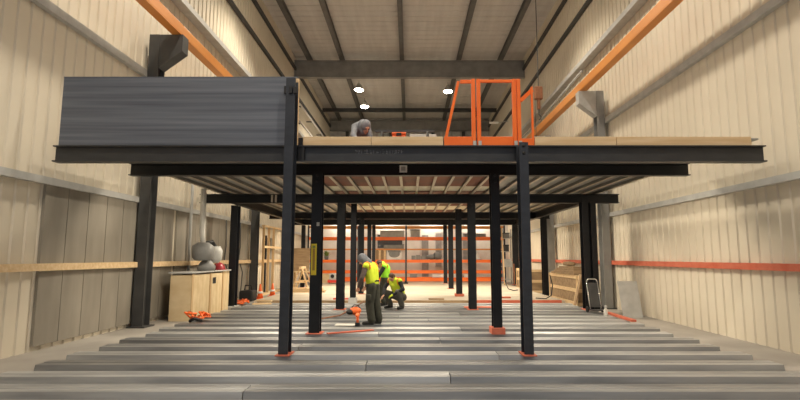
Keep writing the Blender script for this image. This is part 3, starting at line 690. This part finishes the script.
# wire trolley / sack barrow
t = empty('sack_trolley', (5.62, 14.2, 0), 'dark folding trolley with chrome tube frame near right wall', 'trolley')
TY = 14.6
for x in (5.25, 5.57):
    MB().tube([(x, TY-.10, .1), (x, TY+.02, .5), (x, TY+.12, .86)], .018, 8).build('frame_tube', M['chrome'], t, True)
MB().tube([(5.25, TY+.12, .86), (5.27, TY+.13, .92), (5.31, TY+.14, .95), (5.51, TY+.14, .95), (5.55, TY+.13, .92), (5.57, TY+.12, .86)], .018, 8).build('handle_bow', M['chrome'], t, True)
MB().prism([(TY-.08, .15), (TY-.055, .15), (TY+.125, .84), (TY+.10, .84)], 'x', 5.275, 5.545).build('back_panel', M['dsteel'], t)
MB().box((5.23, TY-.34, .07), (5.59, TY-.08, .095)).build('toe_plate', M['dsteel'], t)
for x in (5.19, 5.63): MB().lathe((x, TY-.02, .085), [(.085, -.02), (.085, .02)], 16, (1, 0, 0)).build('wheel', M['black'], t)
t = empty('spray_bottle', (5.42, 13.6, 0), 'small pale spray bottle beside the trolley wheel', 'bottle')
MB().lathe((5.40, 13.75, .0), [(.05, 0), (.055, .02), (.055, .15), (.02, .2), (.02, .22)], 14).build('bottle_body', M['offwhite'], t, True)
MB().box((5.37, 13.69, .22), (5.43, 13.78, .27), .01).build('spray_head', M['lgrey'], t)
leaning('grey_sheet', 5.95, 6.5, 13.9, -.088, 1.0, .3, 'lgrey', 'pale grey sheet leaning behind the trolley by the right wall')

# ------------------------------------------------------------------ platform top
t = empty('orange_case', (-.2, 9.6, 3.73), 'bright orange plastic case on the platform behind the timber edge', 'case')
MB().box((-.34, 9.45, 3.73), (-.08, 9.72, 4.0), .02).build('case_body', M['safety'], t)
MB().box((-.35, 9.44, 4.002), (-.07, 9.73, 4.05), .012).build('case_lid', M['safety'], t)
MB().box((-.26, 9.425, 3.97), (-.16, 9.439, 4.03), .003).build('case_latch', M['black'], t)
t = empty('sawhorse', (.25, 10.6, 3.73), 'low dark trestle behind the orange case on the platform', 'sawhorse')
MB().box((-.75, 10.56, 4.34), (.55, 10.62, 4.39)).build('top_rail', M['dsteel'], t)
for x in (-.6, .4):
    for s in (-1, 1): MB().bar((x, 10.59+s*.03, 4.345), (x+.06*s, 10.59+s*.2, 3.73), .04, .04).build('leg', M['dsteel'], t)
tag(MB().box((.0, 11.0, 3.73), (.62, 11.5, 4.40), .01).build('white_carton', M['offwhite']), 'off-white carton behind the orange case on the platform', 'carton')
tag(MB().box((-1.75, 10.2, 3.73), (-1.5, 10.7, 4.12), .015).build('wood_block', M['wood']), 'pale timber block left of the bent worker on platform', 'block')

# ------------------------------------------------------------------ people
def remesh(mb, name, m, parent, vox, org=None, smooth_it=2):
    o = mb.build(name, m, parent, False, org=org)
    md = o.modifiers.new('r', 'REMESH'); md.mode = 'VOXEL'; md.voxel_size = vox; md.use_smooth_shade = True
    if smooth_it:
        s = o.modifiers.new('s', 'SMOOTH'); s.iterations = smooth_it; s.factor = .5
    bpy.context.view_layer.update()
    dg = bpy.context.evaluated_depsgraph_get()
    me = bpy.data.meshes.new_from_object(o.evaluated_get(dg))
    o.modifiers.clear(); o.data = me; me.name = name
    for f in me.polygons: f.use_smooth = True
    if not me.materials: me.materials.append(m)
    return o
def frame(face, up):
    f = V(face).normalized(); u = V(up); s = u.cross(f).normalized(); u = f.cross(s).normalized(); return f, s, u   # forward, left, up
def hand(mb, w, d, palm_n, side, curl, k=1.0):
    """w wrist, d direction of the hand, palm_n the way the palm faces, side: thumb side"""
    d = V(d).normalized(); n = V(palm_n); n = (n - d*n.dot(d)).normalized(); s = d.cross(n).normalized()*side
    w = V(w)
    mb.cap(w, w + d*.03, .024*k, .026*k)
    for j in range(4):
        mb.cap(w + d*.03 + s*(.012-.008*j)*1.2, w + d*.085 + s*(.030-.020*j), .015*k, .0125*k, 8)
    for j, (ln, off) in enumerate(((.036, .030), (.041, .010), (.038, -.010), (.029, -.029))):
        p = w + d*.088 + s*off; a = curl
        for q in range(3):
            dd = d*math.cos(a) + n*math.sin(a); e = p + dd*ln*(1, .7, .55)[q]
            mb.cap(p, e, (.0095, .0088, .008)[q]*k, (.0088, .008, .007)[q]*k, 8); p = e; a += curl*.9
    p = w + d*.03 + s*.026; dd = (d*.75 + s*.6 + n*.3).normalized(); e = p + dd*.042
    mb.cap(p, e, .013*k, .011*k, 8); dd = (d*.95 + s*.1 + n*.45).normalized(); mb.cap(e, e + dd*.035, .0105*k, .0085*k, 8)
def torso(mb, J, inf=0., low=True):
    c, p, nk = J['chest'], J['pel'], J['neck']; wst = (p*.5 + c*.5)
    hl, hr, sl, sr = J['hipl'], J['hipr'], J['shl'], J['shr']
    if low: mb.cap(hl, hr, .105+inf, .105+inf); mb.cap(p, wst, .125+inf, .118+inf)
    il, ir = c.lerp(sl, .45), c.lerp(sr, .45)
    mb.cap(wst, c, .122+inf, .135+inf)
    for h, s in ((hl, il), (hr, ir)):
        mb.cap(h.lerp(s, .35), s, .098+inf, .105+inf)
        if low: mb.cap(h, h.lerp(s, .5), .10+inf, .10+inf)
    mb.cap(sl, sr, .062+inf, .062+inf); mb.cap(c, nk, .10+inf, .065+inf)
    mb.cap(il, nk, .075+inf*.8, .05+inf*.5); mb.cap(ir, nk, .075+inf*.8, .05+inf*.5)
def limb(mb, a, b, c, r, inf=0.):
    mb.cap(a, b, r[0]+inf, r[1]+inf); mb.cap(b, c, r[1]*1.02+inf, r[2]+inf)
def person(J, spec):
    J = {k: V(v) if isinstance(v, tuple) else v for k, v in J.items()}
    f, s, u = frame(J['face'], J['up'])
    base = V((J['pel'].x, J['pel'].y, spec['z0']))
    mb = MB()
    torso(mb, J)
    hd = J['head']
    mb.cap(J['neck'], hd - u*.05 - f*.01, .056, .054)
    Q = Matrix((f, s, u)).transposed().to_quaternion()
    mb.ball(hd + u*.02 - f*.012, (.098, .077, .105), 20, 14, Q)           # skull
    mb.ball(hd - u*.045 + f*.022, (.068, .060, .078), 16, 12, Q)          # jaw
    mb.ball(hd - u*.098 + f*.058, (.024, .026, .02), 10, 8, Q)            # chin
    mb.cap(hd + f*.086 + u*.018, hd + f*.108 - u*.022, .010, .016, 8)     # nose
    mb.cap(hd + f*.078 + u*.035 + s*.03, hd + f*.078 + u*.035 - s*.03, .016, .016, 8)   # brow
    for k in (-1, 1): mb.ball(hd - u*.004 + s*k*.079 - f*.012, (.022, .012, .033), 10, 8, Q)  # ears
    for k, L in ((1, 'l'), (-1, 'r')):
        limb(mb, J['sh'+L], J['el'+L], J['wr'+L], (.054, .042, .029))
        limb(mb, J['hip'+L], J['kn'+L], J['an'+L], (.092, .060, .043))
        fd = (J['to'+L] - J['an'+L]); fd.normalize()
        mb.cap(J['an'+L] - V((0, 0, .03)), J['to'+L], .045, .036)
        hdv = J.get('hd'+L) or (J['wr'+L] - J['el'+L])
        hand(mb, J['wr'+L], hdv, J.get('pn'+L, f), k, spec.get('curl', .45))
    body = remesh(mb, 'person', M['skin'], None, .0085, org=base, smooth_it=1)
    tag(body, spec['label'], 'person')
    for k in (-1, 1):
        MB().ball(hd + f*.086 + s*k*.032 + u*.012, (.010, .012, .008), 10, 8, Q).build('eye', M['eye'], body, True)
    MB().ball(hd + f*.088 - u*.055, (.007, .026, .007), 12, 6, Q).build('mouth', M['lip_skin'], body, True)
    # trousers
    bg_ = spec.get('baggy', 0)
    mb = MB(); mb.cap(J['hipl'], J['hipr'], .122, .122); mb.cap(J['pel'], J['pel'].lerp(J['chest'], .28), .142, .134)
    for L in 'lr':
        mb.cap(J['hip'+L], J['hip'+L].lerp(J['chest'], .2), .118, .112)
        limb(mb, J['hip'+L], J['kn'+L], J['an'+L].lerp(J['kn'+L], .08), (.115+bg_*.6, .083+bg_, .070+bg_))
        kk = J['kn'+L].lerp(J['an'+L], .75); mb.cap(kk, J['an'+L].lerp(J['kn'+L], .12), .078+bg_, .072+bg_*1.2)
    tr = remesh(mb, 'trousers', M[spec['trouser']], body, .013)
    if spec.get('pocket'):
        for k, L in ((1, 'l'), (-1, 'r')):
            q = J['hip'+L].lerp(J['kn'+L], .55) + J['pel'].lerp(J['chest'], 0)*0
            o = (J['hip'+L] - J['pel']).normalized()
            m = MB(); c = q + o*.085
            m.box(tuple(c - V((.055, .06, .085))), tuple(c + V((.055, .06, .085))), .02)
            m.build('cargo_pocket', M[spec['trouser']], tr, True)
        b = MB(); c = J['pel'].lerp(J['chest'], .26)
        b.lathe(c, [(.155, -.02), (.158, 0), (.155, .02)], 24, (J['chest']-J['pel'])).build('belt', M['black'], tr, True)
    # top
    mb = MB(); torso(mb, J, .016, low=False); mb.cap(J['pel'].lerp(J['chest'], .15), J['chest'], .140, .150)
    for k, L in ((1, 'l'), (-1, 'r')):
        limb(mb, J['sh'+L], J['el'+L], J['wr'+L].lerp(J['el'+L], .06), (.070, .060, .044))
    remesh(mb, spec['top'][0], M[spec['top'][1]], body, .012)
    if spec.get('vest'):
        mb = MB(); torso(mb, J, .024, low=False); mb.cap(J['pel'].lerp(J['chest'], .22), J['chest'], .156, .165)
        for L, o in (('l', 'hipl'), ('r', 'hipr')):
            mb.cap(J[o].lerp(J['chest'].lerp(J['sh'+L], .5), .32), J['chest'].lerp(J['sh'+L], .5), .118, .128)
        vs = remesh(mb, 'safety_vest', M[spec['vest']], body, .013)
        ax = (J['chest'] - J['pel']).normalized()
        # orange armhole braid
        for L in 'lr':
            o = (J['sh'+L] - J['chest']).normalized(); c = J['chest'].lerp(J['sh'+L], .93)
            m = MB(); fw = ax.cross(o).normalized()
            pts = [c + (fw*math.cos(t)*.108 + ax*(math.sin(t)*.108 - .012)) for t in [2*math.pi*k/20 for k in range(21)]]
            m.tube(pts, .014, 6).build('vest_braid', M['braid'], vs, True)
        if spec.get('tape'):
            c = J['pel'].lerp(J['chest'], .62); w = (J['shl'] - J['shr']).normalized(); fw = w.cross(ax).normalized()
            m = MB(); rings = []
            for hgt in (-.022, .022):
                rings.append([m.bm.verts.new(c + ax*hgt + w*math.cos(t)*.20 + fw*math.sin(t)*.168) for t in [2*math.pi*k/28 for k in range(28)]])
            m._loft(rings, False)
    # boots
    for L in 'lr':
        fd = (J['to'+L] - J['an'+L]); fd.z = 0; fd.normalize()
        m = MB(); a = J['an'+L]; t_ = J['to'+L]
        m.cap(a + V((0, 0, .03)), a - V((0, 0, .03)) - fd*.01, .062, .056); m.cap(a - V((0, 0, .035)) - fd*.02, t_ + fd*.01, .054, .045)
        remesh(m, 'boot', M[spec.get('boot', 'black')], body, .011)
    # head wear
    if spec.get('hood'):
        mb = MB(); mb.ball(hd + u*.022 - f*.035, (.118, .106, .132), 20, 14, Q); mb.cap(hd - f*.05 - u*.03, J['neck'] - f*.02, .098, .108)
        mb.cap(hd - u*.09 - f*.02, J['neck'] + f*.02 - u*.02, .088, .105)
        remesh(mb, 'hood', M[spec['hood']], body, .011)
    if spec.get('hair'):
        mb = MB(); mb.ball(hd + u*.036 - f*.030, (.104, .090, .103), 20, 14, Q); mb.ball(hd - u*.02 - f*.06, (.065, .078, .085), 16, 12, Q)
        remesh(mb, 'hair', M[spec['hair']], body, .009)
    if spec.get('glove'):
        for k, L in ((1, 'l'), (-1, 'r')):
            if L not in spec['glove_on']: continue
            m = MB(); hdv = J.get('hd'+L) or (J['wr'+L] - J['el'+L]); hand(m, J['wr'+L], hdv, J.get('pn'+L, f), k, spec.get('curl', .45), 1.35)
            remesh(m, 'glove', M[spec['glove']], body, .008, smooth_it=0)
    return body

# hooded worker standing, turned left and away, looking down at his hands
X, YY = -.93, 11.9
fx, fy = -.94, .34                       # the way he faces
def W(a, b, z): return (X + fx*a - fy*b, YY + fy*a + fx*b, z)      # a forward, b to his left
person(dict(pel=W(-.06, 0, .93), chest=W(-.02, 0, 1.29), neck=W(.10, 0, 1.46), head=W(.225, 0, 1.53), face=(fx*.72, fy*.72, -.69), up=(fx*.69, fy*.69, .72),
            hipl=W(-.06, .09, .90), hipr=W(-.06, -.09, .90), shl=W(.03, .20, 1.39), shr=W(.03, -.20, 1.39),
            ell=W(.11, .26, 1.11), elr=W(.08, -.27, 1.11), wrl=W(.22, .21, .90), wrr=W(.22, -.20, .90),
            hdl=V((fx*.4, fy*.4, -.9)), hdr=V((fx*.5, fy*.5, -.85)), pnl=V((fy, -fx, 0)), pnr=V((-fy, fx, 0)),
            knl=W(-.02, .10, .49), knr=W(-.10, -.11, .49), anl=W(-.08, .11, .10), anr=W(-.17, -.13, .10),
            tol=W(.10, .13, .045), tor=W(.02, -.15, .045)),
       dict(z0=0, label='person in grey hood, lime safety vest and dark trousers standing and looking down', trouser='trouser', top=('sweater', 'sleeve'), vest='hivis',
            hood='hood', pocket=True, baggy=.018))
# stooping worker behind him
X, YY = -.84, 16.4
person(dict(pel=(X+.02, YY+.05, .90), chest=(X+.04, YY-.02, 1.22), neck=(X-.05, YY-.02, 1.37), head=(X-.16, YY-.04, 1.36), face=(-.75, -.15, -.65), up=(-.65, -.1, .75),
            hipl=(X+.0, YY-.07, .87), hipr=(X+.04, YY+.13, .87), shl=(X+.02, YY-.20, 1.31), shr=(X+.0, YY+.17, 1.31),
            ell=(X-.12, YY-.25, 1.06), elr=(X-.14, YY+.2, 1.06), wrl=(X-.22, YY-.24, .84), wrr=(X-.30, YY+.12, .86),
            hdl=V((-.4, .1, -.9)), hdr=V((-.4, -.1, -.9)), pnl=V((0, 1, 0)), pnr=V((0, -1, 0)),
            knl=(X-.10, YY-.08, .47), knr=(X-.02, YY+.14, .47), anl=(X+.0, YY-.08, .10), anr=(X+.08, YY+.14, .10),
            tol=(X-.18, YY-.10, .045), tor=(X-.10, YY+.15, .045)),
       dict(z0=0, label='person in lime green vest and dark sleeves stooping behind the hooded worker', trouser='trouser', top=('sweater', 'darkcloth'), vest='hivisg',
            hair='hair'))
# squatting worker turned towards the camera and left, looking down
X, YY = -.43, 15.5
fx, fy = -.66, -.75
person(dict(pel=W(-.24, 0, .36), chest=W(-.02, 0, .74), neck=W(.10, 0, .92), head=W(.19, .01, .97), face=(fx*.62, fy*.62, -.78), up=(fx*.78, fy*.78, .62),
            hipl=W(-.22, .11, .35), hipr=W(-.22, -.11, .35), shl=W(.05, .21, .87), shr=W(.05, -.21, .87),
            ell=W(.08, .38, .62), elr=W(.20, -.30, .62), wrl=W(.36, .22, .46), wrr=W(.40, -.12, .44),
            hdl=V((fx*.6-fy*-.6, fy*.6+fx*-.6, -.3)), hdr=V((fx*.8, fy*.8, -.5)), pnl=V((0, 0, -1)), pnr=V((0, 0, -1)),
            knl=W(.20, .27, .52), knr=W(.20, -.26, .50), anl=W(-.04, .24, .10), anr=W(-.04, -.24, .10),
            tol=W(.17, .27, .045), tor=W(.17, -.27, .045)),
       dict(z0=0, label='person in yellow vest and black sleeves squatting, with a yellow glove', trouser='greycloth', top=('jacket', 'darkcloth'), vest='hivis',
            hair='hair', glove='hivis', glove_on='l', baggy=.015))
# worker on the platform, on his knees and bent over
X, YY, ZD = -.99, 9.85, -.07
def U(a, b, z): return (X+a, YY+b, z+ZD)
person(dict(pel=U(-.10, .38, 4.15), chest=U(-.03, .12, 4.33), neck=U(.04, -.01, 4.37), head=U(.10, -.10, 4.29), face=(.40, -.60, -.69), up=(.33, -.62, .71),
            hipl=U(-.01, .40, 4.10), hipr=U(-.19, .38, 4.10), shl=U(.12, .10, 4.32), shr=U(-.14, .04, 4.34),
            ell=U(.19, -.02, 4.06), elr=U(-.14, -.18, 4.09), wrl=U(.15, -.20, 3.88), wrr=U(.02, -.36, 3.88),
            hdl=V((0, -1, -.2)), hdr=V((.5, -.85, -.2)), pnl=V((0, 0, -1)), pnr=V((0, 0, -1)),
            knl=U(.04, .18, 3.885), knr=U(-.24, .14, 3.885), anl=U(-.02, .58, 3.89), anr=U(-.26, .56, 3.89),
            tol=U(-.03, .70, 3.85), tor=U(-.27, .68, 3.85)),
       dict(z0=3.73, label='person in grey hoodie kneeling bent over on the platform edge', trouser='darkcloth', top=('hoodie', 'hoodl'), hood='hoodl'))

# ------------------------------------------------------------------ light and view
w = bpy.data.worlds.new('world'); sc.world = w; w.use_nodes = True
bg = w.node_tree.nodes['Background']; bg.inputs['Color'].default_value = (.80, .86, 1, 1); bg.inputs['Strength'].default_value = .5
sc.view_settings.view_transform = 'Standard'; sc.view_settings.look = 'None'
sc.view_settings.exposure = 0.0; sc.view_settings.gamma = 1.0; sc.view_settings.use_curve_mapping = False
sc.cycles.max_bounces = 8; sc.cycles.diffuse_bounces = 5
